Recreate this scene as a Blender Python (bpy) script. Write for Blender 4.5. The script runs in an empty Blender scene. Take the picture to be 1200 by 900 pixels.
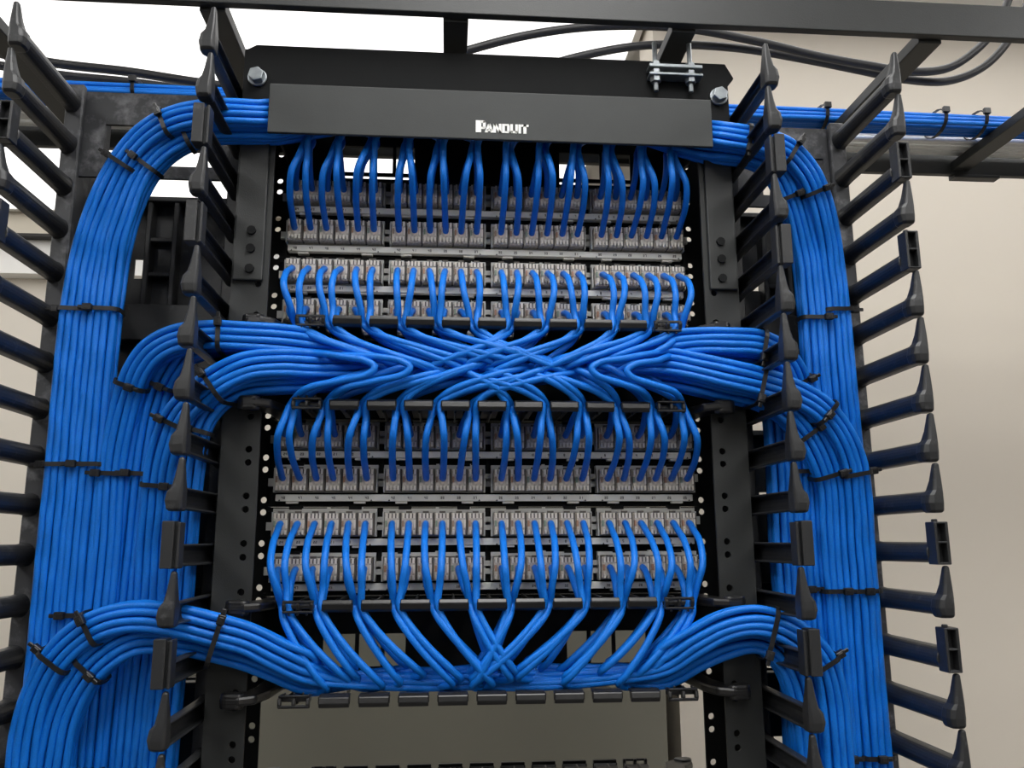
import bpy, random, math
from math import sin, cos, pi, radians, sqrt
from mathutils import Vector as V
random.seed(7)
COL = bpy.context.scene.collection
U = .04445          # one rack unit
ZF = -1.55          # floor height below the lowest label strip (z = 0)
ZC = 1.19           # ceiling
# ------------------------------------------------------------------ camera numbers
CAM = V((-.0426, -.8874, .0435)); YAW, PIT, ROL = map(radians, (4.511, 10.85, -.245)); F = 968.
FW = V((sin(YAW)*cos(PIT), cos(YAW)*cos(PIT), sin(PIT)))
_r = V((cos(YAW), -sin(YAW), 0)); _u = _r.cross(FW)
RT = _r*cos(ROL)+_u*sin(ROL); UP = -_r*sin(ROL)+_u*cos(ROL)
def at(px, py, Y):
    """point of the photograph's pixel lying at depth Y"""
    d = FW+RT*((px-600)/F)+UP*((450-py)/F)
    return CAM+d*((Y-CAM.y)/d.y)

# ------------------------------------------------------------------ materials
def lin(c):
    return tuple(((x/255)/12.92 if x <= 10 else (((x/255)+.055)/1.055)**2.4) for x in c)
def mat(name, rgb, rough=.5, metal=0, noise=None, bump=None, spec=.5, emit=None, dust=None):
    m = bpy.data.materials.new(name); m.use_nodes = True
    nt = m.node_tree; b = nt.nodes['Principled BSDF']
    c = (*lin(rgb), 1)
    b.inputs['Base Color'].default_value = c
    b.inputs['Roughness'].default_value = rough
    b.inputs['Metallic'].default_value = metal
    b.inputs['Specular IOR Level'].default_value = spec
    tc = nt.nodes.new('ShaderNodeTexCoord')
    if noise:
        sc, amt = noise
        n = nt.nodes.new('ShaderNodeTexNoise'); n.inputs['Scale'].default_value = sc; n.inputs['Detail'].default_value = 4
        nt.links.new(tc.outputs['Object'], n.inputs['Vector'])
        r = nt.nodes.new('ShaderNodeMapRange'); r.inputs['From Min'].default_value = .3; r.inputs['From Max'].default_value = .7
        r.inputs['To Min'].default_value = 1-amt; r.inputs['To Max'].default_value = 1+amt
        nt.links.new(n.outputs['Fac'], r.inputs['Value'])
        mx = nt.nodes.new('ShaderNodeMix'); mx.data_type = 'RGBA'; mx.blend_type = 'MULTIPLY'; mx.inputs[0].default_value = 1
        mx.inputs[6].default_value = c
        nt.links.new(r.outputs[0], mx.inputs[7])
        nt.links.new(mx.outputs[2], b.inputs['Base Color'])
    if dust:
        sc, rgb2, lo, hi = dust
        n = nt.nodes.new('ShaderNodeTexNoise'); n.inputs['Scale'].default_value = sc; n.inputs['Detail'].default_value = 6; n.inputs['Roughness'].default_value = .65
        nt.links.new(tc.outputs['Object'], n.inputs['Vector'])
        r = nt.nodes.new('ShaderNodeMapRange'); r.inputs['From Min'].default_value = lo; r.inputs['From Max'].default_value = hi
        nt.links.new(n.outputs['Fac'], r.inputs['Value'])
        mx = nt.nodes.new('ShaderNodeMix'); mx.data_type = 'RGBA'
        mx.inputs[6].default_value = c; mx.inputs[7].default_value = (*lin(rgb2), 1)
        nt.links.new(r.outputs[0], mx.inputs[0])
        nt.links.new(mx.outputs[2], b.inputs['Base Color'])
    if bump:
        sc, st = bump
        n2 = nt.nodes.new('ShaderNodeTexNoise'); n2.inputs['Scale'].default_value = sc; n2.inputs['Detail'].default_value = 3
        nt.links.new(tc.outputs['Object'], n2.inputs['Vector'])
        bp = nt.nodes.new('ShaderNodeBump'); bp.inputs['Strength'].default_value = st; bp.inputs['Distance'].default_value = .001
        nt.links.new(n2.outputs['Fac'], bp.inputs['Height'])
        nt.links.new(bp.outputs['Normal'], b.inputs['Normal'])
    if emit:
        b.inputs['Emission Color'].default_value = (*emit[:3], 1); b.inputs['Emission Strength'].default_value = emit[3]
    return m
M_BLUE = mat('blue_jacket', (7, 114, 216), .46, noise=(900, .10), bump=(700, .35), spec=.34)
M_WHITE = mat('white_jacket', (246, 246, 244), .45, noise=(60, .05))
M_BLACKCABLE = mat('black_jacket', (34, 34, 36), .5, noise=(60, .15))
M_RACK = mat('rack_black_paint', (38, 40, 40), .5, noise=(40, .06), bump=(900, .15))
M_INNER = mat('rack_dark_paint', (22, 23, 24), .7, noise=(40, .08), spec=.15)
M_COVER = mat('cover_grey_black', (62, 64, 64), .6, noise=(30, .04), bump=(900, .1), spec=.25)
M_PLASTIC = mat('black_plastic', (38, 39, 41), .42, bump=(500, .12), dust=(70, (96, 96, 98), .58, .9))
M_DUSTY = mat('dusty_black_paint', (48, 49, 52), .55, dust=(38, (135, 135, 138), .5, .85))
M_FINGER = mat('manager_finger_plastic', (28, 28, 29), .3, bump=(300, .06))
M_TIE = mat('cable_tie_nylon', (26, 26, 28), .4)
M_BEZEL = mat('grey_bezel', (194, 194, 190), .5, noise=(80, .04))
M_STRIP = mat('label_strip_grey', (238, 237, 231), .5, noise=(50, .03))
M_CAP = mat('smoky_wire_cap', (206, 197, 185), .35, noise=(420, .32), spec=.6)
M_TOOTH = mat('clear_cap_ridge', (236, 229, 218), .28)
M_SLOT = mat('cap_slot_dark', (98, 92, 86), .5)
M_W = [mat('wire_orange', (186, 142, 116), .5), mat('wire_green', (140, 156, 138), .5), mat('wire_brown', (160, 134, 116), .5)]
M_INK = mat('printed_ink', (52, 52, 54), .6)
M_LOGO = mat('white_print', (238, 238, 236), .5)
M_ZINC = mat('zinc_plated_steel', (150, 156, 160), .35, metal=.75, noise=(120, .15))
M_STEEL = mat('bare_edge_steel', (150, 150, 150), .3, metal=.8)
M_FWALL = mat('grey_wall_paint', (128, 128, 128), .8, bump=(260, .05))
M_WALL = mat('wall_paint', (226, 219, 208), .75, noise=(3, .015), bump=(260, .05))
M_PART = mat('partition_paint', (214, 206, 194), .75, noise=(3, .015), bump=(260, .05))
M_CEIL = mat('ceiling_paint', (244, 243, 240), .8, noise=(4, .01))
M_FLOOR = mat('floor_tile', (104, 102, 99), .5, noise=(6, .06))
M_TRIM = mat('trim_paint', (206, 198, 182), .6, noise=(5, .02))
M_GAP = mat('dark_reveal', (40, 38, 36), .7)
M_DIM = mat('olive_grey_enamel', (120, 118, 107), .55, noise=(5, .03))  # dimness below the rack, put into the colour of an added box
M_LAMP = mat('lamp_diffuser', (250, 250, 250), .5, emit=(1, .99, .97, 9.5))
M_FILL = mat('small_lamp_diffuser', (250, 250, 250), .5, emit=(1, .99, .97, 3.0))  # added fill light for the partition
M_GLOW = mat('luminous_panel', (250, 250, 250), .5, emit=(1, .99, .97, 1.35))  # added glow that turns the ceiling overexposed white

# ------------------------------------------------------------------ mesh builder
class MB:
    def __init__(s): s.v = []; s.f = []; s.m = []
    def add(s, vs, fs, m=0):
        o = len(s.v); s.v += [tuple(p) for p in vs]
        s.f += [tuple(i+o for i in f) for f in fs]; s.m += [m]*len(fs); return s
    def box(s, x0, x1, y0, y1, z0, z1, m=0):
        return s.add([(x, y, z) for x in (x0, x1) for y in (y0, y1) for z in (z0, z1)],
                     [(0, 1, 3, 2), (4, 6, 7, 5), (0, 4, 5, 1), (2, 3, 7, 6), (0, 2, 6, 4), (1, 5, 7, 3)], m)
    def obox(s, c, a, b, d, m=0):
        c = V(c); P = [c+a*i+b*j+d*k for i in (-1, 1) for j in (-1, 1) for k in (-1, 1)]
        return s.add(P, [(0, 1, 3, 2), (4, 6, 7, 5), (0, 4, 5, 1), (2, 3, 7, 6), (0, 2, 6, 4), (1, 5, 7, 3)], m)
    def prism(s, loops, m=0, cap=True):
        """loops: list of equal-length closed loops of 3-D points, skinned one to the next"""
        n = len(loops[0]); vs = [p for l in loops for p in l]; fs = []
        for k in range(len(loops)-1):
            for i in range(n):
                j = (i+1) % n; fs.append((k*n+i, k*n+j, (k+1)*n+j, (k+1)*n+i))
        if cap: fs += [tuple(range(n))[::-1], tuple(range((len(loops)-1)*n, len(loops)*n))]
        return s.add(vs, fs, m)
    def tube(s, pts, r, n=8, m=0, cap=True):
        loops = []; ref = None; L = len(pts)
        for i, p in enumerate(pts):
            t = (pts[min(i+1, L-1)]-pts[max(i-1, 0)])
            t = t.normalized() if t.length > 1e-9 else V((0, 0, 1))
            if ref is None:
                ref = t.orthogonal().normalized()
            ref = (ref-t*ref.dot(t)); ref = ref.normalized() if ref.length > 1e-6 else t.orthogonal().normalized()
            b = t.cross(ref); rr = r[i] if isinstance(r, list) else r
            loops.append([p+(ref*cos(2*pi*k/n)+b*sin(2*pi*k/n))*rr for k in range(n)])
        return s.prism(loops, m, cap)
    def build(s, name, mats, parent=None, smooth=False, bevel=0, seg=2, solid=0):
        me = bpy.data.meshes.new(name); me.from_pydata(s.v, [], s.f)
        for mm in (mats if isinstance(mats, (list, tuple)) else [mats]): me.materials.append(mm)
        me.polygons.foreach_set('material_index', s.m)
        me.polygons.foreach_set('use_smooth', [smooth]*len(s.f)); me.update()
        o = bpy.data.objects.new(name, me); COL.objects.link(o)
        if parent: o.parent = parent; o.matrix_parent_inverse = parent.matrix_basis.inverted()
        if solid:
            md = o.modifiers.new('thick', 'SOLIDIFY'); md.thickness = solid; md.offset = 0
        if bevel:
            md = o.modifiers.new('bevel', 'BEVEL'); md.width = bevel; md.segments = seg; md.limit_method = 'ANGLE'; md.angle_limit = radians(40)
        return o
def tag(o, label=None, cat=None, group=None, kind=None):
    if label: o['label'] = label
    if cat: o['category'] = cat
    if group: o['group'] = group
    if kind: o['kind'] = kind
    return o
def thing(name, loc, label, cat, group=None):
    o = bpy.data.objects.new(name, None); o.location = loc; o.empty_display_size = .05; COL.objects.link(o)
    return tag(o, label, cat, group)
def struct(o): o['kind'] = 'structure'; return o
def plate(xs0, xs1, z0, z1, holes, y, mb=None):
    """flat plate in the XZ plane with rectangular holes (x0,x1,z0,z1)"""
    mb = mb or MB()
    X = sorted({xs0, xs1, *[h[0] for h in holes], *[h[1] for h in holes]})
    Z = sorted({z0, z1, *[h[2] for h in holes], *[h[3] for h in holes]})
    X = [x for x in X if xs0 <= x <= xs1]; Z = [z for z in Z if z0 <= z <= z1]
    idx = {}
    vs = []
    for x in X:
        for z in Z: idx[x, z] = len(vs); vs.append((x, y, z))
    fs = []
    for a, b in zip(X, X[1:]):
        for c, d in zip(Z, Z[1:]):
            mx, mz = (a+b)/2, (c+d)/2
            if any(h[0] < mx < h[1] and h[2] < mz < h[3] for h in holes): continue
            fs.append((idx[a, c], idx[b, c], idx[b, d], idx[a, d]))
    return mb.add(vs, fs)
def spline(P, n=6):
    """centripetal-ish Catmull-Rom through the points"""
    P = [V(p) for p in P]; out = []
    Q = [P[0]*2-P[1]]+P+[P[-1]*2-P[-2]]
    for i in range(1, len(Q)-2):
        p0, p1, p2, p3 = Q[i-1:i+3]
        d1 = max((p1-p0).length, 1e-6)**.5; d2 = max((p2-p1).length, 1e-6)**.5; d3 = max((p3-p2).length, 1e-6)**.5
        m1 = (p1-p0)/d1-(p2-p0)/(d1+d2)+(p2-p1)/d2
        m2 = (p2-p1)/d2-(p3-p1)/(d2+d3)+(p3-p2)/d3
        m1 *= d2; m2 *= d2
        k = n if d2*d2 > .012 else max(2, n//2)
        for j in range(k):
            t = j/k; h = t*t*(3-2*t)
            out.append(p1*(2*t**3-3*t*t+1)+m1*(t**3-2*t*t+t)+p2*(-2*t**3+3*t*t)+m2*(t**3-t*t))
    out.append(P[-1]); return out
ORD = ['', 'first', 'second', 'third', 'fourth', 'fifth', 'sixth', 'seventh', 'eighth', 'ninth', 'tenth', 'eleventh', 'twelfth']

# ================================================================== the room
def slab(name, x0, x1, y0, y1, z0, z1, m):
    return struct(MB().box(x0, x1, y0, y1, z0, z1).build(name, m))
slab('floor', -3.4, 3.0, -3.6, 2.9, ZF-.1, ZF, M_FLOOR)
slab('ceiling', -3.4, 3.0, -3.6, 2.9, ZC, ZC+.1, M_CEIL)
slab('wall_back', -3.4, 3.0, 2.0, 2.1, ZF, ZC, M_WALL)
slab('wall_left', -3.4, -3.3, -3.6, 2.0, ZF, ZC, M_WALL)
slab('wall_right', 2.9, 3.0, -3.6, 2.0, ZF, ZC, M_WALL)
slab('wall_front', -3.3, 2.9, -3.6, -3.5, ZF, ZC, M_FWALL)
slab('wall_partition', .392, 2.9, .70, .82, ZF, ZC, M_PART)
# soffit and shadow reveal high on the far wall
slab('trim_1', -3.3, .39, 1.93, 2.0, 1.085, ZC, M_TRIM)
slab('trim_2', -3.3, .39, 1.90, 2.0, 1.075, 1.085, M_GAP)
slab('trim_3', -3.3, .39, 1.94, 2.0, .955, 1.075, M_CEIL)
slab('baseboard_back', -3.3, .39, 1.985, 2.0, ZF, ZF+.1, M_GAP)

# ceiling lights: recessed luminous panels, plus an added partition fill and glow sheet
def troffer(x, y, label, w=.6, l=1.2, m=None):
    t = thing('ceiling_light', (x, y, ZC-.012), label, 'ceiling light', 'ceiling light panels')
    MB().box(x-w/2+.02, x+w/2-.02, y-l/2+.02, y+l/2-.02, ZC-.010, ZC-.004).build('diffuser', m or M_LAMP, t)
    fr = MB()
    for a in (-1, 1):
        fr.box(x+a*(w/2-.01)-.012, x+a*(w/2-.01)+.012, y-l/2, y+l/2, ZC-.014, ZC-.0005)
        fr.box(x-w/2, x+w/2, y+a*(l/2-.01)-.012, y+a*(l/2-.01)+.012, ZC-.014, ZC-.0005)
    fr.build('frame', M_CEIL, t)
LIGHTS = [(.95, .22), (-1.5, -.95), (.1, -.85), (1.6, -.95), (-1.0, -2.7), (1.0, -2.7)]  # first entry is added out of view to brighten the partition
LL = ['ceiling light panel close to the partition wall right of the rack', 'ceiling light panel to the left in front of the rack',
      'ceiling light panel overhead in front of the rack', 'ceiling light panel to the right in front of the rack',
      'ceiling light panel at the left rear of the viewer', 'ceiling light panel at the right rear of the viewer']
gl = thing('luminous_ceiling', (-1.4, 1.1, ZC-.02), 'large glowing white ceiling panel behind the rack, filling the upper left', 'ceiling light')
MB().box(-3.25, .37, .32, 1.90, ZC-.016, ZC-.006).build('diffuser', M_GLOW, gl)  # added glowing sheet, stands in for the overexposed ceiling
MB().box(-3.28, .385, .30, .32, ZC-.020, ZC-.0005).box(-3.28, .385, 1.90, 1.92, ZC-.020, ZC-.0005).box(-3.28, -3.25, .32, 1.90, ZC-.020, ZC-.0005).box(.37, .385, .32, 1.90, ZC-.020, ZC-.0005).build('frame', M_CEIL, gl)
for (x, y), l in zip(LIGHTS, LL): troffer(x, y, l, *((1.2, .6, M_FILL) if y == .22 else (.6, 1.2)))

# added dark box for the dim area below the rack's last cable manager
dim_box = thing('storage_cabinet', (0, .7, ZF), 'plain olive grey steel cabinet standing behind the rack, seen through its lower opening', 'cabinet')
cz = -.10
MB().box(-.55, .368, .70, 1.15, ZF, cz).build('body', M_DIM, dim_box, bevel=.006)
MB().box(-.545, .363, .682, .699, ZF+.06, cz-.004).build('door', M_DIM, dim_box, bevel=.004)

# ================================================================== two-post rack
rack = thing('equipment_rack', (0, -.038, ZF), 'black two-post equipment rack with punched rails holding the patch panels', 'rack')
TOP = .557
def flange(mb, x0, x1, hx, y, z0, z1, r=.0033, t=.003):
    """front/back rail strip with pairs of round holes, thickness t"""
    zs = []
    n = math.floor(z0/U)-1
    while n*U < z1+U:
        c = (n-.165)*U
        if c-.012 > z0 and c+.012 < z1 and c > -.62: zs += [c-.00635, c+.00635]
        n += 1
    K = 16; H = .0060
    for yy, flip in ((y-t/2, 0), (y+t/2, 1)):
        prev = z0
        for z in zs:
            mb.add([(x0, yy, prev), (x1, yy, prev), (x1, yy, z-H), (x0, yy, z-H)], [(0, 1, 2, 3)])
            ring = []; rect = []
            for k in range(K):
                a = 2*pi*k/K; c, s = cos(a), sin(a); m = max(abs(c), abs(s)); u, w = c/m, s/m
                ring.append((hx+r*c, yy, z+r*s)); rect.append((hx+u*((x1-hx) if u > 0 else (hx-x0)), yy, z+w*H))
            mb.add(ring+rect, [(k, K+k, K+(k+1) % K, (k+1) % K) for k in range(K)])
            prev = z+H
        mb.add([(x0, yy, prev), (x1, yy, prev), (x1, yy, z1), (x0, yy, z1)], [(0, 1, 2, 3)])
    for z in zs:
        mb.add([(hx+r*cos(2*pi*k/K), yy, z+r*sin(2*pi*k/K)) for yy in (y-t/2, y+t/2) for k in range(K)],
               [(k, (k+1) % K, K+(k+1) % K, K+k) for k in range(K)])
    for x in (x0, x1):
        mb.add([(x, y-t/2, z0), (x, y+t/2, z0), (x, y+t/2, z1), (x, y-t/2, z1)], [(0, 1, 2, 3)])
for s in (-1, 1):
    mb = MB(); a, b = sorted((s*.2225, s*.2590))
    flange(mb, a, b, s*.23255, -.0785, ZF+.01, TOP-.002)
    mb.build('upright', M_RACK, rack)
    mb = MB(); a, b = sorted((s*.2258, s*.2590)); flange(mb, a, b, s*.2330, 0, ZF+.01, TOP-.03)
    mb.build('rear_flange', M_INNER, rack)
    MB().box(*sorted((s*.2562, s*.2590)), -.077, -.0015, ZF+.01, TOP-.03).build('web', M_INNER, rack)
    MB().box(*sorted((s*.2225, s*.30)), -.16, .09, ZF, ZF+.01).build('foot', M_RACK, rack)
    br = MB().box(*sorted((s*.2275, s*.2575)), -.0845, -.0803, .300, .452)
    br.build('splice_bracket', M_RACK, rack, bevel=.0015)
    for z in (.312, .333, .352):
        MB().tube([V((s*.2405, -.0870, z)), V((s*.2405, -.0845, z))], .0045, 10).build('screw', M_INNER, rack)
# top angle with clipped corners
ta = MB(); c = .012
pr = [(-.258, .464), (.258, .464), (.258, TOP-.026), (.265, TOP-.017), (.256, TOP), (-.246, TOP), (-.258, TOP-.007)]
ta.prism([[(x, y, z) for x, z in pr] for y in (-.0860, -.0805)])
ta.build('top_angle', M_INNER, rack, bevel=.001)
MB().box(-.246, .246, -.0805, .004, TOP-.006, TOP-.001).build('top_flange', M_INNER, rack)
for x, z in ((-.243, .518), (.246, .516)):
    bo = MB(); bo.tube([V((x, -.0895, z)), V((x, -.0865, z))], .0098, 20)
    bo.prism([[V((x+.0082*cos(k*pi/3+.3), y, z+.0082*sin(k*pi/3+.3))) for k in range(6)] for y in (-.0965, -.0895)])
    bo.build('hex_bolt', M_ZINC, rack, bevel=.0008)

# ================================================================== patch panels
COLX = [(-1.5+g)*.1105+(k-2.5)*.0168 for g in range(4) for k in range(6)]
def jack_mesh(var):
    mb = MB()
    mb.box(-.0077, .0077, -.034, -.020, .0068, .0288, 0)
    mb.box(-.0066, .0066, -.0368, -.034, .0098, .0262, 0)
    for k in range(4):
        x = -.0054+k*.0036
        mb.box(x-.0010, x+.0010, -.0382, -.034, .0232, .0284, 1)
        mb.box(x-.0010, x+.0010, -.0382, -.034, .0072, .0118, 1)
        mb.box(x+.0012, x+.0022, -.0371, -.0345, .0236, .0280, 2)
    mb.box(-.0069, -.0050, -.0376, -.034, .0150, .0210, 3)
    mb.box(.0050, .0068, -.0376, -.034, .0140, .0220, 1)
    mb.box(-.0030, .0030, -.0374, -.034, .0294-.0010, .0306, 2)
    mb.box(-.0004+.0073, .0004+.0079, -.0360, -.020, .0068, .0288, 2)
    me = mb.build('jack', [M_CAP, M_TOOTH, M_SLOT, M_W[var]])
    return me
PROTO = [jack_mesh(v) for v in range(3)]
JM = [o.data for o in PROTO]
for o in PROTO: bpy.data.objects.remove(o)
# blocky digits for the printed port numbers (3x5 cells)
DIG = {'0': '757', '1': None}
SEG = {'0': 'abcdef', '1': 'bc', '2': 'abged', '3': 'abgcd', '4': 'fgbc', '5': 'afgcd', '6': 'afgedc', '7': 'abc', '8': 'abcdefg', '9': 'abcdfg'}
def digit(mb, ch, x, z, y, w=.0015, h=.0026, t=.00045):
    R = {'a': (0, w, h-t, h), 'd': (0, w, 0, t), 'g': (0, w, h/2-t/2, h/2+t/2), 'b': (w-t, w, h/2, h), 'c': (w-t, w, 0, h/2), 'f': (0, t, h/2, h), 'e': (0, t, 0, h/2)}
    for k in SEG[ch]:
        a, b, c, d = R[k]; mb.box(x+a, x+b, y-.0002, y, z+c, z+d)
PN = ['topmost', 'second', 'third', 'lowest']
PLAB = ['topmost patch panel, its blue cables rising under the black cover', 'second patch panel down, above the cables crossing in the middle',
        'third patch panel down, just below the cables crossing in the middle', 'lowest patch panel, its blue cables hanging to the bottom cable manager']
for p, base in enumerate((8, 6, 2, 0)):
    t = thing('patch_panel', (0, 0, (base-.2)*U), PLAB[p], 'patch panel', 'patch panels')
    z0, z1 = (base-.2)*U+.0004, (base+1.8)*U-.0004
    mb = MB().box(-.2252, .2252, -.012, -.006, z0, z1)
    mb.box(-.2252, .2252, -.019, -.012, z1-.004, z1); mb.box(-.2252, .2252, -.019, -.012, z0, z0+.003)
    for g in range(5):
        x = (-2+g)*.1105; mb.box(x-.0018, x+.0018, -.0175, -.012, z0+.003, z1-.004)
    mb.build('panel_plate', M_INNER, t)
    for row in (1, 0):
        n = base+row; zz = n*U
        st = MB().box(-.216, .216, -.027, -.018, zz-.0034, zz+.0034)
        for g in range(4):
            gx = (-1.5+g)*.1105
            for dx in (-.034, .034): st.box(gx+dx-.006, gx+dx+.006, -.0252, -.0185, zz-.0058, zz-.0034)
        so = st.build('label_strip', M_STRIP, t, bevel=.0006)
        ink = MB()
        for cidx, x in enumerate(COLX):
            num = str((24-cidx) if row else (48-cidx))
            for q, ch in enumerate(num): digit(ink, ch, x-len(num)*.00105+q*.0021, zz-.0013, -.0272)
        for g in range(4):
            gx = (-1.5+g)*.1105
            for dx in (-.0462, .0462):
                ink.add([(gx+dx-.0011, -.0272, zz-.0034), (gx+dx+.0011, -.0272, zz-.0034), (gx+dx, -.0272, zz-.0014)], [(0, 1, 2)])
        ink.build('port_numbers', M_INK, so)
        for g in range(4):
            gx = (-1.5+g)*.1105
            hd = plate(gx-.0525, gx+.0525, zz+.0054, zz+.0335, [], -.0165)
            mb = MB()
            mb.box(gx-.0522, gx+.0522, -.024, -.016, zz+.0300, zz+.0338)
            mb.box(gx-.0522, gx+.0522, -.021, -.016, zz+.0054, zz+.0300)
            mb.box(gx-.0522, gx-.0508, -.030, -.021, zz+.0054, zz+.0300); mb.box(gx+.0508, gx+.0522, -.030, -.021, zz+.0054, zz+.0300)
            # latch tabs: the left one a step lower than the right one
            mb.box(gx-.0592, gx-.0522, -.0215, -.0175, zz+.0120, zz+.0200)
            mb.box(gx+.0522, gx+.0585, -.0215, -.0175, zz+.0172, zz+.0252)
            for dx in (-.033, .003, .036):
                mb.box(gx+dx-.0016, gx+dx+.0016, -.023, -.018, zz+.0338, zz+.0352)
            for dx in (-.030, .030):
                mb.box(gx+dx-.0065, gx+dx+.0065, -.0245, -.0175, zz+.0326, zz+.0362, 1)
            ho = mb.build('module_holder', [M_BEZEL, M_INNER], t)
            for k in range(6):
                j = bpy.data.objects.new('jack', JM[(k*7+g*3+n) % 3]); COL.objects.link(j); j.parent = ho
                j.matrix_parent_inverse = ho.matrix_world.inverted()
                j.location = (COLX[g*6+k], 0, zz)

# ================================================================== horizontal cable managers
def head_profile(up):
    return [(-.090, -.0018), (-.094, -.0020), (-.0985, -.0008*1), (-.0995, .0028*1), (-.0990, .0062), (-.1030, .0066), (-.1052, .0030), (-.1040, -.0022), (-.0995, -.0046), (-.090, -.0040)] if up else \
           [(-.090, .0018), (-.094, .0020), (-.0985, .0008), (-.0995, -.0028), (-.0990, -.0062), (-.1030, -.0066), (-.1052, -.0030), (-.1040, .0022), (-.0995, .0046), (-.090, .0040)]
def manager(czu, label, rows=('top', 'bottom'), windows=True):
    cz = czu*U
    t = thing('cable_manager', (0, 0, cz), label, 'cable manager', 'horizontal cable managers')
    h = .985*U
    wn = []
    if windows:
        for s in (-1, 1):
            for (a, b, c, d) in ((.083, .104, -.026, .006), (.108, .130, -.026, .006), (.134, .166, -.026, .006), (.083, .166, -.036, -.030)):
                wn.append((*sorted((s*a, s*b)), cz+c, cz+d))
    plate(-.2252, .2252, cz-h, cz+h, wn, -.003).build('back_plate', M_INNER, t, solid=.0025)
    MB().box(-.2252, .2252, -.020, -.0045, cz+h-.003, cz+h).box(-.2252, .2252, -.020, -.0045, cz-h, cz-h+.003).build('edge_flanges', M_INNER, t)
    for r in rows:
        sg = 1 if r == 'top' else -1
        zf = cz+sg*.9*U+(-.0005)
        for k in range(11):
            x = (k-5)*.0352
            mb = MB()
            w = .0128 if (r == 'top') else .0092
            # stem, waisted towards the base
            mb.prism([[(x-w*q, y, zf-.0022), (x+w*q, y, zf-.0022), (x+w*q, y, zf+.0022), (x-w*q, y, zf+.0022)] for y, q in ((-.0045, 1), (-.03, .86), (-.07, .86), (-.0915, 1))])
            mb.box(x-.0010, x+.0010, -.085, -.0045, zf-.0022-(.004 if sg < 0 else 0), zf+.0022+(.004 if sg > 0 else 0))
            hp = head_profile(sg > 0)
            if k in (0, 10):
                # the outermost fingers end in an open two-window clip
                for dx in (-.0124, 0, .0124):
                    mb.prism([[(x+dx+e, y, zf+z) for y, z in hp] for e in (-.0016, .0016)])
                mb.box(x-.0136, x+.0136, -.1048, -.1020, zf+sg*.0036, zf+sg*.0062); mb.box(x-.0136, x+.0136, -.0960, -.0900, zf-.002, zf+.002)
                mb.box(x-.0136, x+.0136, -.1044, -.1016, zf-sg*.0050, zf-sg*.0028)
                for dx in (-.008, 0, .008): mb.box(x+dx-.001, x+dx+.001, -.104, -.101, zf-sg*.0072, zf-sg*.005)
            else:
                mb.prism([[(x+e, y, zf+z) for y, z in hp] for e in (-.0134, .0134)])
                for e in (-1, 1): mb.box(x+e*.0134-.0006, x+e*.0134+.0006, -.1036, -.0985, zf-.0034, zf+.0034)
            mb.build('finger', M_FINGER, t, bevel=.0007, seg=1)
        # flared horn at each end
        for s in (-1, 1):
            P = [(.1985, -.0045), (.222, -.0045), (.2212, -.05), (.2270, -.074), (.2400, -.0900), (.2420, -.0985), (.2370, -.1040), (.2230, -.1050), (.2100, -.096), (.2030, -.070)]
            mb = MB()
            mb.prism([[(s*x, y, zf+z+dz*sg*(-.05-y if y < -.05 else 0)*.0) for x, y in P] for z, dz in ((-.0040, 1), (.0045, 1))])
            mb.prism([[(s*x, y, zf+z) for x, y in ((.2290, -.0880), (.2390, -.0910), (.2418, -.0985), (.2370, -.1038), (.2240, -.1048), (.2190, -.0985))] for z in (-.0070, .0070)])
            mb.build('end_horn', M_FINGER, t, bevel=.0025, seg=2)
    return t
ZM = [10.83*U, 4.83*U, -1.2*U]
m1 = manager(10.83, 'cable manager across the rack top, hidden behind the black cover', rows=())
for s in (-1, 1):
    MB().box(*sorted((s*.2215, s*.2185)), -.1128, -.0050, .455, .488).build('cover_bracket', M_FINGER, m1)
m2 = manager(4.83, 'cable manager in the middle of the rack, filled with crossing blue cables', windows=False)
m3 = manager(-1.2, 'cable manager under the lowest patch panel, blue cables lying in it')
m4 = manager(at(640, 894, .112).z/U-.98, 'empty cable manager at the bottom edge, only its upper fingers showing', rows=('top',), windows=False)
for ch in m4.children:          # this one faces the other way, to the far side of the rack
    for v in ch.data.vertices: v.co.y = .010-v.co.y
    ch.data.flip_normals()

# cover with the maker's lettering
cov = thing('cover_panel', (0, -.117, .469), 'long dark grey cover with white lettering clipped over the top cable manager', 'cover')
cp = MB()
prof = [(-.1170, .4425), (-.1170, .4945), (-.1150, .4962), (-.1010, .4962), (-.1010, .4940), (-.1140, .4940), (-.1148, .4930), (-.1148, .4440), (-.1130, .4425)]
cp.prism([[(x, y, z) for y, z in prof] for x in (-.2232, .2272)])
cp.box(-.19, -.18, -.1148, -.1052, .482, .488).box(.18, .19, -.1148, -.1052, .482, .488).box(-.19, -.18, -.1148, -.1052, .452, .456).box(.18, .19, -.1148, -.1052, .452, .456)
cp.build('cover_sheet', M_COVER, cov, bevel=.0008)
LT = MB()
def q(*pts): LT.prism([[(x0+sx*a, y, zb+sz*b) for a, b in pts] for y in (-.1174, -.1168)])
A0 = at(557.5, 157.8, -.117); A1 = at(618.5, 160, -.117)
W = A1.x-A0.x; zb = .4498; hP = .0128; hs = .0098
u = W/7.1
x0, sx, sz = A0.x, u*1.35, hP       # large P
q((0, 0), (.55, 0), (.55, 1), (0, 1)); q((.5, .80), (.88, .80), (1, .88), (.88, 1), (.5, 1)); q((.72, .4), (.88, .28), (1, .42), (1, .90), (.88, 1), (.72, .9)); q((.5, .28), (.88, .28), (.88, .46), (.5, .46))
sz = hs
x0 = A0.x+u*1.20; sx = u*1.25       # A
q((0, 0), (.34, 0), (.60, 1), (.40, 1)); q((.66, 0), (1, 0), (.62, 1), (.40, 1)); q((.22, .18), (.78, .18), (.70, .40), (.30, .40))
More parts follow.
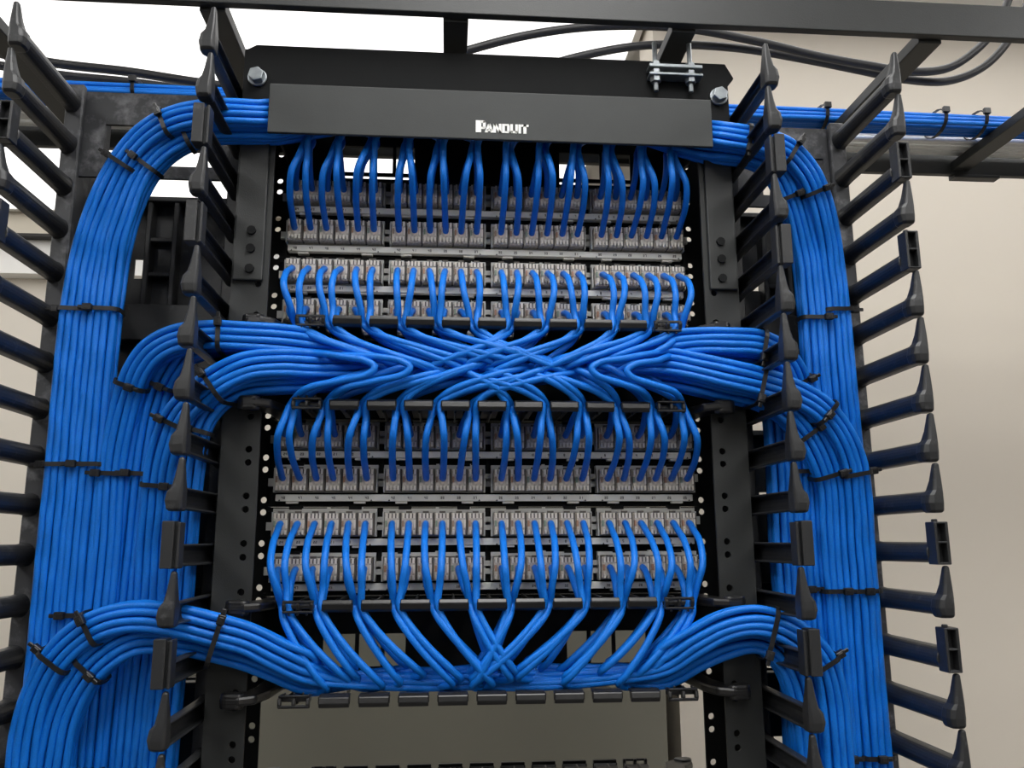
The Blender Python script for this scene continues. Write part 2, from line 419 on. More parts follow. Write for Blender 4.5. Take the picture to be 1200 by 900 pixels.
x0 = A0.x+u*2.38; sx = u*1.12       # N
q((0, 0), (.32, 0), (.32, 1), (0, 1)); q((.68, 0), (1, 0), (1, 1), (.68, 1)); q((0, 1), (.34, 1), (1, 0), (.66, 0))
x0 = A0.x+u*3.58; sx = u*1.05       # D
q((0, 0), (.36, 0), (.36, 1), (0, 1)); q((.3, .80), (1, .80), (.88, 1), (.3, 1)); q((.3, 0), (.88, 0), (1, .20), (.3, .20)); q((.66, .1), (1, .15), (1, .85), (.66, .9))
x0 = A0.x+u*4.72; sx = u*1.02       # U
q((0, .15), (.34, 0), (.34, 1), (0, 1)); q((.66, 0), (1, .15), (1, 1), (.66, 1)); q((0, .15), (.14, 0), (.86, 0), (1, .15), (1, .24), (0, .24))
x0 = A0.x+u*5.82; sx = u*.36        # I
q((0, 0), (1, 0), (1, 1), (0, 1))
x0 = A0.x+u*6.22; sx = u*1.0        # T
q((.28, 0), (.70, 0), (.70, 1), (.28, 1)); q((0, .76), (1, .76), (1, 1), (0, 1))
LT.build('lettering', M_LOGO, cov)

# ================================================================== vertical cable managers
LATCH = (8, 6, 0, -2)
def finger_mesh(x, z, rs, latch, y0=-.05, y1=-.165, solid=False):
    """rs: side (+1/-1) of the rounded face; other side is an open channel"""
    mb = MB()
    H = .0094; arc = [(.0062+.0082*sin(a), H*cos(a)) for a in [pi*k/10 for k in range(11)]]
    arc_i = [(.0050+.0036*sin(a), (H-.0020)*cos(a)) for a in [pi*k/6 for k in range(7)]][::-1]
    out = [(0, H)]+arc+[(0, -H), (0, -H+.0020)]+arc_i+[(0, H-.0020)]
    def loop(y, k): return [(x+rs*(a-.007), y, z+b*k) for a, b in out]
    mb.prism([loop(y0+.004, 1.30), loop(y0-.005, 1.10), loop(y0-.012, 1.03), loop((y0+y1)/2, 1.0), loop(y1+.003, .97)])
    if latch:
        xa, xb = sorted((x-rs*.0072, x+rs*.0058)); w_ = .0026
        if solid:
            # closed block, a narrow groove down its open-side edge
            xs = sorted((x-rs*.0072, x-rs*.0046)); mb.box(*xs, y1-.0090, y1+.005, z-.0105, z+.0270)
            xs = sorted((x-rs*.0026, x+rs*.0072)); mb.box(*xs, y1-.0105, y1+.005, z-.0105, z+.0280)
            xs = sorted((x-rs*.0066, x+rs*.0064)); mb.box(*xs, y1-.0060, y1+.0045, z-.0103, z+.0265)
            return mb
        for e0, e1 in ((xa, xa+w_), (xb-w_, xb)): mb.box(e0, e1, y1-.010, y1+.005, z-.0105, z+.0270)
        mb.box(xa+.0002, xb-.0002, y1-.001, y1+.0048, z-.0105, z+.0270)
        for zz in (-.0105, .0078, .0250): mb.box(xa+.0002, xb-.0002, y1-.0096, y1+.003, z+zz, z+zz+.0020)
        mb.tube([V(((xa+xb)/2-.002, y1-.003, z+.0265)), V(((xa+xb)/2-.002, y1-.003, z+.0295))], .0028, 8)
    else:
        def sec(zz, ya, yb, xa, xb):
            cxm, cym = (xa+xb)/2, (ya+yb)/2; hx, hy = (xb-xa)/2, (yb-ya)/2
            return [(x+rs*(cxm+hx*a), y1+cym+hy*b, z+zz) for a, b in ((-1, -.7), (-.7, -1), (.4, -1), (.85, -.75), (1, -.2), (1, .6), (.6, 1), (-.7, 1), (-1, .7))]
        mb.prism([sec(-.0106, -.007, .005, -.0060, .0052), sec(-.0088, -.0096, .007, -.0068, .0072), sec(-.0020, -.0104, .0072, -.0070, .0086), sec(.0050, -.0102, .0064, -.0070, .0072),
                  sec(.0095, -.0098, .0050, -.0069, .0034), sec(.0180, -.0090, .0015, -.0066, .0012), sec(.0325, -.0078, -.0022, -.0058, -.0012), sec(.0342, -.0070, -.0032, -.0050, -.0022)])
    return mb
def vmanager(s, xo, pitch, z00, label):
    xi = s*.268
    t = thing('vertical_cable_manager', (s*.34, 0, ZF), label, 'cable manager', 'vertical cable managers')
    top = z00+pitch*10+.022
    lo, hi = sorted((s*.2645, xo))
    # back panel: windows, ribs
    holes = []
    for zt in (.47, .21, -.05, -.31):
        holes.append((lo+.022, hi-.022, zt-.042, zt+.005))
        holes.append((lo+.045, lo+.060, zt-.135, zt-.112)); holes.append((hi-.060, hi-.045, zt-.205, zt-.170))
    plate(lo, hi, ZF+.02, .455, [h for h in holes if h[3] < .455]+[(lo+.022, hi-.022, .428, .60)], .030).build('back_panel', M_PLASTIC, t, solid=.003)
    for zt in (.424, .164, -.096):
        rb = MB()
        for x in (lo+.026, lo+.063, lo+.092, hi-.026):
            rb.box(x-.003, x+.003, .012, .0285, zt-.125, zt)
        rb.box(lo, hi, .010, .0285, zt-.004, zt+.002); rb.box(lo, hi, .004, .0285, zt-.165, zt-.125)
        rb.box(lo+.063, lo+.092, .014, .0285, zt-.05, zt-.045); rb.box(lo+.063, lo+.092, .014, .0285, zt-.09, zt-.085)
        rb.build('rib_frame', M_PLASTIC, t, bevel=.001, seg=1)
    # spines
    sp = MB().box(xi-.009, xi+.009, -.050, -.044, ZF+.02, top).box(*sorted((xi-s*.0045, xi-s*.008)), -.044, .030, ZF+.02, top-.03)
    sp.build('inner_spine', M_PLASTIC, t, bevel=.0012, seg=1)
    sp = MB().box(xo-.009, xo+.009, -.052, -.044, ZF+.02, top).box(*sorted((xo+s*.002, xo-s*.006)), -.044, .030, ZF+.02, top)
    sp.build('outer_spine', M_DUSTY, t, bevel=.0015, seg=1)
    a, b = sorted((xo-s*.002, xi+s*.012))
    hole = [(a+.028, b-.012, top-.086, top-.040)]
    plate(a, b, top-.100, top-.003, hole, -.040).build('top_plate', M_DUSTY, t, solid=.004)
    for k in range(10, -7, -1):
        z = z00+pitch*k
        finger_mesh(xo, z, -s, k in LATCH).build('outer_finger', M_PLASTIC, t, bevel=.0007, seg=1)
        finger_mesh(xi, z, s, k in LATCH, y1=-.170, solid=True).build('inner_finger', M_PLASTIC, t, bevel=.0007, seg=1)
    MB().box(lo-.01, hi+.01, -.06, .06, ZF, ZF+.02).build('base', M_RACK, t)
    return t
vmanager(-1, -.440, .0468, .034, 'tall black cable manager with two rows of fingers left of the rack')
vmanager(1, .395, .0456, .033, 'tall black cable manager with two rows of fingers right of the rack')

# ================================================================== blue cables
P6 = .0068; RC = .0034
TR = {}
def trunk(key, pts, tail):
    """pts: (px, py, Y); tail: bottom of the drop"""
    Q = [at(*p) for p in pts]
    e = Q[-1]
    Q += [V((e.x, e.y, e.z-.14)), V((e.x, e.y, -.75)), V((e.x, e.y, tail))]
    TR[key] = Q
R1, R2, VL, VR = -.111, -.0915, -.076, -.070
trunk('A0L', [(322, 136, -.096), (300, 135, R1+.004), (250, 134, R1), (205, 142, -.105), (172, 161, -.098), (145, 193, -.090), (123, 235, -.084), (108, 275, -.080), (100, 305, VL), (90, 365, VL), (81, 450, VL), (73, 545, VL), (64, 640, VL), (56, 720, VL), (48, 800, VL), (38, 900, VL)], ZF+.012)
trunk('A1L', [(324, 152, -.088), (300, 152, -.092), (250, 152, -.094), (215, 162, -.094), (185, 182, -.090), (163, 210, -.086), (147, 248, -.083), (137, 280, -.080), (132, 305, VL), (124, 365, VL), (115, 450, VL), (106, 545, VL), (97, 640, VL), (90, 720, VL), (82, 800, VL), (72, 900, VL)], ZF+.012)
trunk('B0L', [(360, 402, -.092), (330, 398, -.103), (290, 395, R1), (250, 394, R1-.002), (208, 399, -.108), (180, 413, -.102), (163, 435, -.095), (153, 462, -.088), (143, 500, -.082), (135, 545, -.078), (128, 640, VL), (120, 720, VL), (112, 800, VL), (103, 900, VL)], ZF+.012)
trunk('B1L', [(360, 410, -.078), (330, 405, -.086), (290, 401, R2), (250, 402, R2), (218, 412, -.089), (201, 430, -.085), (188, 455, -.080), (178, 490, -.076), (168, 545, -.074), (158, 640, -.072), (150, 720, -.072), (140, 800, -.072), (130, 900, -.072)], ZF+.012)
trunk('C0L', [(365, 428, -.094), (330, 426, -.106), (290, 430, R1-.002), (258, 445, R1-.004), (231, 466, -.110), (210, 488, -.106), (197, 520, -.100), (190, 550, -.094), (185, 600, -.088), (181, 640, -.082), (176, 720, -.080), (165, 800, -.078), (155, 900, -.078)], ZF+.012)
trunk('C1L', [(365, 444, -.080), (330, 445, -.088), (290, 449, R2), (262, 461, R2-.001), (240, 482, -.094), (228, 508, -.094), (221, 545, -.092), (215, 600, -.088), (211, 640, -.084), (205, 720, -.080), (196, 800, -.078), (186, 900, -.078)], ZF+.012)
trunk('D0L', [(362, 782, -.092), (325, 765, -.104), (290, 748, -.112), (250, 737, -.119), (205, 726, -.124), (160, 722, -.126), (122, 730, -.124), (90, 749, -.121), (64, 777, -.117), (46, 812, -.113), (34, 855, -.110), (28, 905, -.108)], ZF+.012)
trunk('D1L', [(362, 796, -.078), (325, 782, -.086), (290, 767, -.0925), (250, 757, -.098), (205, 748, -.106), (158, 749, -.113), (122, 770, -.114), (96, 800, -.112), (77, 840, -.108), (67, 885, -.106), (63, 920, -.104)], ZF+.012)
trunk('A0R', [(828, 158, -.096), (850, 160, R1+.002), (885, 166, R1), (920, 178, -.106), (945, 205, -.098), (959, 238, -.090), (967, 270, -.082), (973, 305, -.074), (980, 365, VR), (987, 450, VR), (994, 520, -.062), (1000, 600, -.054), (1009, 700, -.052), (1018, 800, -.052), (1028, 900, -.052)], ZF+.012)
trunk('A1R', [(826, 174, -.087), (850, 176, -.092), (880, 181, -.094), (903, 194, -.094), (921, 220, -.088), (932, 250, -.082), (940, 280, -.076), (945, 305, -.072), (951, 365, VR), (957, 450, VR), (963, 520, -.062), (969, 600, -.054), (978, 700, -.052), (988, 800, -.052), (998, 900, -.052)], ZF+.012)
trunk('B0R', [(790, 404, -.092), (820, 401, -.103), (850, 401, R1), (890, 404, R1-.002), (911, 416, -.106), (927, 437, -.096), (936, 465, -.086), (941, 505, -.078), (944, 560, -.074), (948, 640, -.072), (954, 720, -.072), (961, 800, -.072), (968, 900, -.072)], ZF+.012)
trunk('B1R', [(790, 412, -.078), (820, 411, -.086), (850, 411, R2), (882, 415, R2), (898, 430, -.086), (907, 460, -.078), (912, 505, -.073), (916, 560, -.072), (920, 640, -.072), (926, 720, -.072), (932, 800, -.072), (938, 900, -.072)], ZF+.012)
trunk('C0R', [(785, 425, -.094), (815, 430, -.106), (850, 438, R1-.002), (890, 447, R1-.004), (927, 460, -.112), (958, 478, -.108), (982, 506, -.102), (997, 540, -.096), (1003, 580, -.090), (1007, 640, -.084), (1012, 700, -.082), (1019, 800, -.080), (1027, 900, -.080)], ZF+.012)
trunk('C1R', [(785, 441, -.080), (815, 447, -.088), (850, 455, R2), (888, 464, R2-.002), (918, 480, -.098), (942, 505, -.097), (959, 535, -.093), (969, 565, -.088), (974, 640, -.082), (979, 700, -.080), (986, 800, -.078), (993, 900, -.078)], ZF+.012)
trunk('D0R', [(775, 775, -.092), (815, 750, -.106), (850, 733, -.114), (885, 727, -.119), (917, 735, -.122), (945, 754, -.120), (964, 780, -.116), (974, 820, -.112), (979, 870, -.110), (982, 910, -.108)], ZF+.012)
trunk('D1R', [(775, 790, -.078), (815, 768, -.088), (850, 753, -.0935), (884, 748, -.099), (908, 758, -.104), (927, 783, -.106), (939, 820, -.104), (946, 865, -.102), (950, 910, -.100)], ZF+.012)
def frame(Q, i):
    t = (Q[min(i+1, len(Q)-1)]-Q[max(i-1, 0)]).normalized()
    n = t.cross(V((0, 1, 0)))
    n = n.normalized() if n.length > .05 else V((1, 0, 0))
    d = n.cross(t).normalized()      # towards +Y
    if d.y < 0: d = -d
    return t, n, d
def slot_path(key, i, j, rnd):
    Q = TR[key]; out = []
    w = 0
    for k, p in enumerate(Q):
        t, n, d = frame(Q, k)
        w = .6*w+rnd.uniform(-.0007, .0007)
        out.append(p+n*((i-1.5)*P6+w)+d*((j-1)*P6+(.0012 if i in (0, 3) and j == 0 else 0)))
    return out
ROWW = {1: 'upper', 0: 'lower'}
nblue = 0
for p, base in enumerate((8, 6, 2, 0)):
    L = 'ABCD'[p]
    sgn = 1 if L in 'AC' else -1                       # cables go up or down from the jacks
    zg = {'A': 10.03*U, 'B': 5.73*U, 'C': 3.93*U, 'D': -.30*U}[L]
    for row in (1, 0):
        n = base+row; zj = n*U+.0186
        outer = (row == 0) if sgn > 0 else (row == 1)   # the row farther from its cable manager
        for cidx in range(24):
            rnd = random.Random(p*100+row*40+cidx)
            s = -1 if cidx < 12 else 1; side = 'L' if s < 0 else 'R'
            g = cidx//2; sub = cidx % 2
            xj = COLX[cidx]; gx = (g-5.5)*.0352+(sub-.5)*.0060+rnd.uniform(-.001, .001)
            if g == 0: gx += .004
            if g == 11: gx -= .004
            dzg = zg-zj
            pts = [V((xj, -.0310, zj)), V((xj, -.0400, zj+math.copysign(.0012, dzg)))]
            if outer:
                bow = rnd.uniform(-.101, -.092); lx = rnd.uniform(-.002, .002)
                pts += [V((xj+(gx-xj)*.04+lx*.3, -.0530, zj+dzg*.10)), V((xj+(gx-xj)*.12+lx*.7, -.0770, zj+dzg*.26)), V((xj+(gx-xj)*.36+lx, bow, zj+dzg*.54)),
                        V((xj+(gx-xj)*.76+lx*.5, bow+.002, zj+dzg*.80))]
                gy = -.096 if (sub == 0) == (s > 0) else -.089
            else:
                pts += [V((xj+(gx-xj)*.12, -.0530, zj+dzg*.18)), V((xj+(gx-xj)*.5, -.0720, zj+dzg*.55))]
                gy = -.077
                gx += (.5-sub)*.0030
            pts.append(V((gx, gy, zg)))
            # slot of this cable in its bundle of twelve
            kk = cidx % 12; i, j = kk//3, kk % 3
            bun = f'{L}{0 if outer else 1}{side}'
            tr = slot_path(bun, i, j, rnd)
            t0 = tr[0]
            e = rnd.uniform(-1, 1)
            if L == 'A':
                pts += [V((gx+.002, gy+.006, zg+.010)), V((gx+.003+s*.004, -.074, zg+.020+.002*e)), V((gx+s*.018, -.074, zg+.027+.003*e))]
                d = abs(t0.x-gx)
                if d > .05: pts.append(V((gx+s*min(.03, d*.3), (t0.y-.08)/2, (zg+.033+.478)/2)))
                if d > .10: pts.append(V((gx+(t0.x-gx)*.5, t0.y+.003, max(t0.z, .474)+.004*e)))
            elif L in 'BC':
                dx = {'B': (.112 if s < 0 else .085), 'C': (.098 if s < 0 else .062)}[L]+.020*e
                if not outer: dx -= .018
                if g == 5 or g == 6: dx *= .9
                if L == 'C' and g in (0, 11): dx = dx*.9
                zt = (4.78*U if L == 'B' else 4.72*U)+.007*rnd.uniform(-1, 1)
                T = V((gx-s*dx, -.094+(0 if outer else .016), zt))
                dz = zt-zg; yy = -.100 if outer else -.084
                pts += [V((gx-s*dx*.16, yy, zg+dz*.33)), V((gx-s*dx*.52, yy-.004, zg+dz*.68)), V((gx-s*dx*.86, yy, zg+dz*.95))]
                loop = L == 'C' and outer and cidx in (0, 2, 21, 23)
                if loop:            # a few cables turn back in front of all the others
                    pts = pts[:-3]; zt = 4.50*U+.003*e; dx = .078+.010*e if s < 0 else .060+.006*e; dz = zt-zg
                    pts += [V((gx-s*dx*.22, -.109, zg+dz*.45)), V((gx-s*dx*.60, -.113, zg+dz*.72)), V((gx-s*dx*.93, -.1145, zg+dz*.97)), V((gx-s*dx, -.1145, zt+.006)), V((gx-s*(dx-.010), -.1135, zt+.0125)), V((gx-s*(dx-.030), -.112, zt+.016))]
                    q0 = pts[-1]
                    f = .5; pts.append(V((q0.x+(t0.x-q0.x)*f, q0.y+(t0.y-q0.y)*.3, q0.z+(t0.z-q0.z)*f)))
                bk = V((gx-s*(dx+.004), (yy+(-.066))/2, zt+(-.004 if L == 'B' else .005)))
                if not loop: pts += [bk, V((gx-s*(dx-.020), -.064+.006*e, zt+(-.002 if L == 'B' else .006)))]
                q0 = pts[-1]; dist = abs(q0.x-t0.x)
                m = 0 if loop else int(dist/.07)
                for r_ in range(1, m+1):
                    f = r_/(m+1); f2 = f*f*(3-2*f)
                    pts.append(V((q0.x+(t0.x-q0.x)*f, q0.y+(t0.y-q0.y)*f2, q0.z+(t0.z-q0.z)*f2)))
            else:
                dx = (.050 if s < 0 else .052)+.013*e
                if g in (5, 6): dx *= .7
                if not outer: dx -= .010
                zt = -1.93*U+.0045*(kk % 3)+.002*e+(0 if outer else .006)
                dz = zt-zg; yy = -.098 if outer else -.082
                pts += [V((gx-s*dx*.10, yy, zg+dz*.16)), V((gx-s*dx*.48, yy-.003, zg+dz*.52)), V((gx-s*dx*.92, yy, zg+dz*.86)),
                        V((gx-s*(dx+.003), yy+.008, zt+.001)), V((gx-s*(dx-.018), -.074, zt-.003))]
                q0 = pts[-1]; dist = abs(q0.x-t0.x)
                m = int(dist/.07)
                for r_ in range(1, m+1):
                    f = r_/(m+1); f2 = f**2.2
                    pts.append(V((q0.x+(t0.x-q0.x)*f, q0.y+(t0.y-q0.y)*f, q0.z+(t0.z-q0.z)*f2)))
            # drop way points that fold back on the bundle start
            pts += tr
            sm = spline(pts, 6)
            o = MB().tube(sm, RC, 8).build('network_cable', M_BLUE, None, smooth=True)
            k12 = cidx+1 if s < 0 else 24-cidx
            tag(o, f'blue cable in {ORD[k12]} port from {"left" if s < 0 else "right"}, {ROWW[row]} row of {PN[p]} patch panel', 'cable', 'blue network cables')
            nblue += 1

# ================================================================== cable ties
def tie(keys, px, py, label, hl=None, hd=None, head=0, wid=.0042):
    """a strap round the bundle(s) next to photo point px,py; head: -1..1 place of the head across the front"""
    best = None
    for key in keys:
        Q = spline(TR[key], 8)
        for i, pnt in enumerate(Q):
            d = pnt-CAM; z = d.dot(FW); e = (600+F*d.dot(RT)/z-px)**2+(450-F*d.dot(UP)/z-py)**2
            if best is None or e < best[0]: best = (e, Q, i)
    _, Q, i = best
    t, n, d = frame(Q, i); c = Q[i].copy()
    if len(keys) > 1:
        # centre between the two bundles
        other = []
        for key in keys:
            QQ = spline(TR[key], 8); other.append(min(QQ, key=lambda a: abs((a-c).dot(t))+.05*(a-c).length))
        c = (other[0]+other[1])/2
        lo_ = min(abs((o_-c).dot(n)) for o_ in other); ld = min(abs((o_-c).dot(d)) for o_ in other)
        hl = hl or 1.5*P6+RC+.0016+lo_; hd = hd or P6+RC+.0016+ld
    hl = hl or 1.5*P6+RC+.0016; hd = hd or P6+RC+.0016
    rr = min(hl, hd)*.55; out = []
    for a0, (cx_, cd_) in enumerate(((hl-rr, hd-rr), (-(hl-rr), hd-rr), (-(hl-rr), -(hd-rr)), (hl-rr, -(hd-rr)))):
        for k in range(5):
            a = a0*pi/2+k*pi/8; out.append((cx_+rr*cos(a), cd_+rr*sin(a)))
    root = thing('cable_tie', c, label, 'cable tie', 'black cable ties')
    mb = MB(); K = len(out); vs = []
    for (sw, so) in ((-1, 0), (1, 0), (1, .0013), (-1, .0013)):
        for a, b in out:
            L_ = sqrt(a*a+b*b); vs.append(c+n*(a*(1+so/L_))+d*(b*(1+so/L_))+t*(sw*wid/2))
    fs = []
    for r_ in range(4):
        for k in range(K):
            k2 = (k+1) % K; r2 = (r_+1) % 4; fs.append((r_*K+k, r_*K+k2, r2*K+k2, r2*K+k))
    mb.add(vs, fs); mb.build('strap', M_TIE, root)
    hx = head*(hl-.002); fr = hd+.0026 if abs(head) < .99 else hd*.55
    cc = c+n*(hx+(.0042*head if abs(head) > .98 else 0))-d*fr
    hb = MB().obox(cc, n*.0042, d*.0026, t*.0034); hb.obox(cc-d*.0022, n*.0026, d*.0008, t*.0022)
    hb.obox(cc+n*.0062*(1 if head >= 0 else -1), n*.0030, d*.0008, t*.0018)
    hb.build('head', M_TIE, root, bevel=.0006, seg=1)
T = tie
T(['A0L'], 197, 142, 'black cable tie at the top of the left bend, upper bundle, near the fingers', head=-.6)
T(['A0L'], 140, 190, 'black cable tie on the outer bundle at the start of its drop, top left', head=-1)
T(['A1L'], 170, 195, 'black cable tie on the inner bundle at the start of its drop, top left', head=-.8)
T(['A1L'], 217, 160, 'black cable tie at the top of the left bend, lower bundle, near the fingers', head=-.6)
T(['A0L'], 90, 363, 'black cable tie on the leftmost bundle beside the white holes, upper left', head=-1)
T(['A1L'], 124, 363, 'black cable tie on the second bundle from left, upper left, beside the leftmost tie', head=-.9)
T(['A0L'], 73, 545, 'black cable tie on the leftmost bundle at mid height, first of a row', head=-1)
T(['A1L'], 106, 547, 'black cable tie on the second bundle from left, mid-height row', head=-.9)
T(['B0L'], 135, 553, 'black cable tie on the third bundle from left, mid-height row', head=-.9)
T(['B1L'], 166, 561, 'black cable tie on the fourth bundle from left, mid-height row', head=-.8)
T(['C0L'], 190, 567, 'black cable tie on the fifth bundle from left, mid-height row', head=.6)
T(['B0L'], 156, 450, 'black cable tie on the outer bend of the middle left bundle', head=.2)
T(['B1L'], 190, 450, 'black cable tie on the inner bend of the middle left bundle', head=.3)
T(['C0L'], 205, 497, 'black cable tie on the lower middle left bend, outer bundle', head=-.8)
T(['C1L'], 230, 505, 'black cable tie on the lower middle left bend, inner bundle by the fingers', head=-.3)
T(['B0L', 'B1L'], 262, 395, 'upright black strap round the upper cables crossing the left rail', head=-.8)
T(['C0L', 'C1L'], 250, 448, 'upright black strap round the lower cables crossing the left rail', head=-.9)
T(['A1L'], 90, 718, 'black cable tie half hidden above the lowest left bend', head=-.7)
T(['D0L'], 108, 735, 'black cable tie at the crest of the lowest left bend', head=-.7)
T(['D0L'], 66, 774, 'black cable tie on the outer bundle of the lowest left bend', head=-1)
T(['D1L'], 108, 783, 'black cable tie on the inner bundle of the lowest left bend', head=.4)
T(['D0L', 'D1L'], 250, 747, 'upright black strap round the cables crossing the left rail at the bottom', head=-.9)
T(['B0L'], 104, 893, 'black cable tie at the bottom edge behind the lowest left bend', head=0)
T(['B1L'], 132, 893, 'small black cable tie at the bottom edge, fourth bundle from left', head=-.9)
T(['A0R'], 954, 224, 'black cable tie on the outer bundle at the start of its drop, top right', head=.5)
T(['A1R'], 927, 230, 'black cable tie on the inner bundle at the start of its drop, top right', head=.3)
T(['A0R'], 925, 180, 'black cable tie at the crest of the top right bend', head=.9)
T(['A0R', 'A1R'], 872, 172, 'upright dark strap round the cables leaving the cover on the right', head=-.9)
T(['A1R'], 951, 370, 'black cable tie on the inner of two right bundles, upper height', head=.9)
T(['A0R'], 980, 363, 'black cable tie on the outer of two right bundles, upper height', head=1)
T(['B0R'], 932, 448, 'black cable tie on the upper middle right bend', head=.9)
T(['C0R'], 966, 486, 'black cable tie on the lower middle right bend, outer bundle', head=-.2)
T(['C1R'], 945, 508, 'black cable tie on the lower middle right bend, inner bundle', head=.9)
T(['B0R'], 942, 552, 'black cable tie on the right bundle next to the inner fingers, mid height', head=.2)
T(['C1R'], 966, 556, 'black cable tie on the middle right bundle at mid height', head=.9)
T(['C0R'], 1000, 553, 'black cable tie on the rightmost bundle at mid height', head=1)
T(['C0R'], 1011, 694, 'black cable tie on the rightmost bundle, lower right', head=0)
T(['C1R'], 978, 690, 'black cable tie on the second bundle from right, lower right', head=.5)
T(['B0R'], 951, 692, 'black cable tie on the third bundle from right, lower right', head=-.5)
T(['D0R'], 962, 774, 'black cable tie on the lowest right bend', head=1)
T(['D0R', 'D1R'], 905, 738, 'upright black strap round the cables crossing the right rail at the bottom', head=-.9)
T(['B0R', 'B1R'], 888, 408, 'upright black strap round the upper cables crossing the right rail', head=-.9)
T(['C0R', 'C1R'], 889, 452, 'upright black strap round the lower cables crossing the right rail', head=-.9)
T(['C1R'], 990, 893, 'black cable tie at the bottom edge, second bundle from right', head=0)
T(['C0R'], 1023, 893, 'black cable tie at the bottom edge on the rightmost bundle', head=0)

# ================================================================== cable runway over the rack
rw = thing('cable_runway', (0, .036, .58), 'black ladder-type cable runway bolted over the rack, running left to right', 'cable runway')
MB().box(-2.6, 2.6, -.124, -.1145, .5775, .6165).build('stringer', M_RACK, rw, bevel=.001)
MB().box(-2.6, 2.6, .185, .1945, .5685, .6075).build('stringer', M_RACK, rw, bevel=.001)
for x in (-1.02, -.77, -.527, -.285, -.0385, .203, .4756, .70, .94, 1.18):
    MB().box(x-.0130, x+.0130, -.1145, .185, .574, .587).build('rung', M_RACK, rw, bevel=.001)
MB().box(.690, .760, .1835, .1985, .5635, .5685).box(.690, .760, .1955, .1985, .5635, .6120).build('splice_plate', M_RACK, rw, bevel=.001)
ZK = -.006
cl = thing('beam_clamp', (.193, -.09, .55), 'zinc clamp with two bolts holding the runway to the rack top', 'clamp')
MB().box(.168, .226, -.1005, -.0865, .5475+ZK, .5515+ZK).box(.168, .226, -.1005, -.0865, .5385+ZK, .5415+ZK).build('clamp_bar', M_ZINC, cl, bevel=.0008)
for x in (.176, .214):
    b_ = MB().tube([V((x, -.0935, .517)), V((x, -.0935, .574))], .0026, 10)
    for z0_, z1_ in ((.5415+ZK, .5465+ZK), (.533+ZK, .5385+ZK), (.5515+ZK, .5555+ZK)):
        b_.prism([[V((x+.0058*cos(k*pi/3), -.0935+.0058*sin(k*pi/3), z)) for k in range(6)] for z in (z0_, z1_)])
    b_.build('threaded_bolt', M_ZINC, cl)
# cables lying on the runway
def run(name, ys, z, m, r, label, group, amp=.002, x0=-1.6, x1=1.7, cat='cable'):
    rnd = random.Random(int(ys*1e5)+int(z*1e5))
    P = []; k = 0; x = x0; f1, f2 = rnd.uniform(0, 6), rnd.uniform(0, 6)
    while x <= x1+1e-6:
        P.append(V((x, ys+amp*sin(x*5+f1)*1.2, z+.0009+amp*.45*(1+sin(x*7+f2)))))
        x += .11
    o = MB().tube(spline(P, 3), r, 8).build(name, m, None, smooth=True); tag(o, label, cat, group)
RWL = 'blue cable of the bundle lying along the runway, {} from the front, {} layer'
for lay, nn in ((0, 5), (1, 4), (2, 3)):
    for k in range(nn):
        run('network_cable', .085+(k+lay*.5)*.0074, .5912+lay*.0072, M_BLUE, .0034, RWL.format(ORD[k+1], ('bottom', 'middle', 'top')[lay]), 'blue cables on the runway', .0016)
for lay, nn in ((0, 6), (1, 4)):
    for k in range(nn):
        run('network_cable', .1330+(k+lay*.5)*.0080, .5918+lay*.0080, M_WHITE, .0036, f'white cable lying along the runway, {ORD[k+1]} from the front, {("bottom", "top")[lay]} layer', 'white cables on the runway', .0022)
def rtie(x, yc, zc, hy, hz, label):
    root = thing('cable_tie', (x, yc, zc), label, 'cable tie', 'black cable ties')
    mb = MB(); K = 16
    ring = [(hy*cos(2*pi*k/K)*(1.0), hz*sin(2*pi*k/K)) for k in range(K)]
    vs = [(x+sw*.0022, yc+a*q_, zc+b*q_) for sw, q_ in ((-1, 1), (1, 1), (1, 1.07), (-1, 1.07)) for a, b in ring]
    mb.add(vs, [(r_*K+k, r_*K+(k+1) % K, ((r_+1) % 4)*K+(k+1) % K, ((r_+1) % 4)*K+k) for r_ in range(4) for k in range(K)])
    mb.build('strap', M_TIE, root)
    MB().box(x-.0045, x+.0045, yc-hy-.004, yc-hy+.001, zc+hz*.2, zc+hz*.2+.008).build('head', M_TIE, root, bevel=.0006, seg=1)
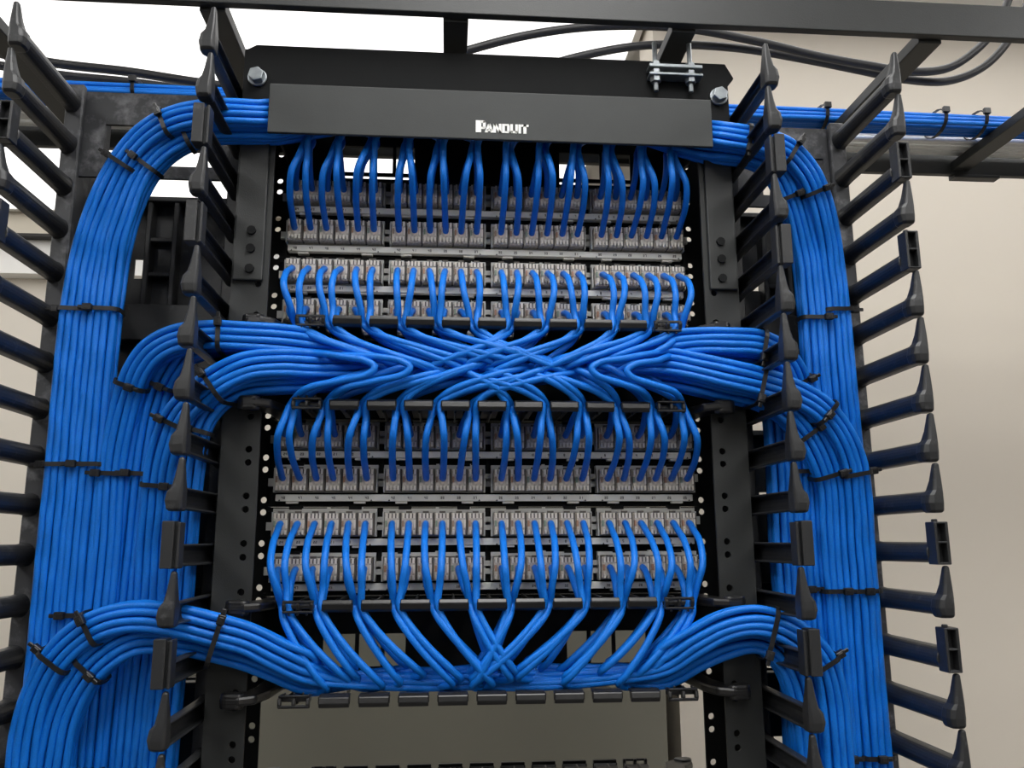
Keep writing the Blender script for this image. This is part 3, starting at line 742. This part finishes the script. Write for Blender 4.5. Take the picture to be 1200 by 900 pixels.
for x, l in ((-.435, 'black cable tie on the blue runway cables at the upper left'), (.452, 'black cable tie on the runway cables behind the top right fingers'), (.615, 'black cable tie on the blue runway cables right of the fingers'), (.672, 'black cable tie on the runway cables next to the right rung')):
    rtie(x, .1015, .600, .024, .0165, l)
# thick black cables sagging over the runway
def free(pts, r, label):
    P = [at(*p) for p in pts]
    P.append(V((P[-1].x+.01, P[-1].y, ZC-.001)))
    o = MB().tube(spline(P, 8), r, 10).build('power_cable', M_BLACKCABLE, None, smooth=True); tag(o, label, 'cable', 'thick black cables over the runway')
free([(-120, 52, .12), (-20, 60, .12), (70, 75, .12), (150, 84, .12), (235, 97, .12), (330, 108, .13), (450, 92, .14), (545, 60, .14), (620, 41, .14), (700, 31, .14), (800, 33, .14), (880, 47, .14), (960, 66, .14), (1020, 77, .13), (1065, 84, .12), (1110, 80, .12), (1140, 62, .12), (1165, 35, .12), (1185, -10, .12), (1195, -60, .12)], .0058,
     'thick black cable over the runway, the higher of two loops at the upper right')
free([(-120, 64, .15), (-20, 74, .15), (70, 88, .15), (150, 96, .15), (235, 107, .15), (340, 118, .15), (480, 112, .16), (580, 95, .16), (680, 66, .16), (760, 53, .16), (860, 56, .16), (940, 69, .16), (1010, 83, .15), (1060, 93, .14), (1110, 95, .14), (1150, 80, .14), (1180, 50, .14), (1205, 0, .14), (1215, -60, .14)], .0058,
     'thick black cable over the runway, the lower of two loops at the upper right')

# ================================================================== light, world, camera
w = bpy.data.worlds.new('World'); bpy.context.scene.world = w; w.use_nodes = True
w.node_tree.nodes['Background'].inputs[0].default_value = (.9, .93, 1, 1); w.node_tree.nodes['Background'].inputs[1].default_value = .3
cam = bpy.data.cameras.new('camera'); co = bpy.data.objects.new('camera', cam); COL.objects.link(co)
cam.sensor_fit = 'HORIZONTAL'; cam.sensor_width = 36; cam.lens = 36*F/1200; cam.clip_start = .02
from mathutils import Matrix
Mx = Matrix((RT, UP, -FW)).transposed().to_4x4(); Mx.translation = CAM
co.matrix_world = Mx
sc = bpy.context.scene; sc.camera = co
sc.view_settings.view_transform = 'Standard'; sc.view_settings.look = 'None'; sc.view_settings.gamma = 1; sc.view_settings.use_curve_mapping = False
sc.view_settings.exposure = 0
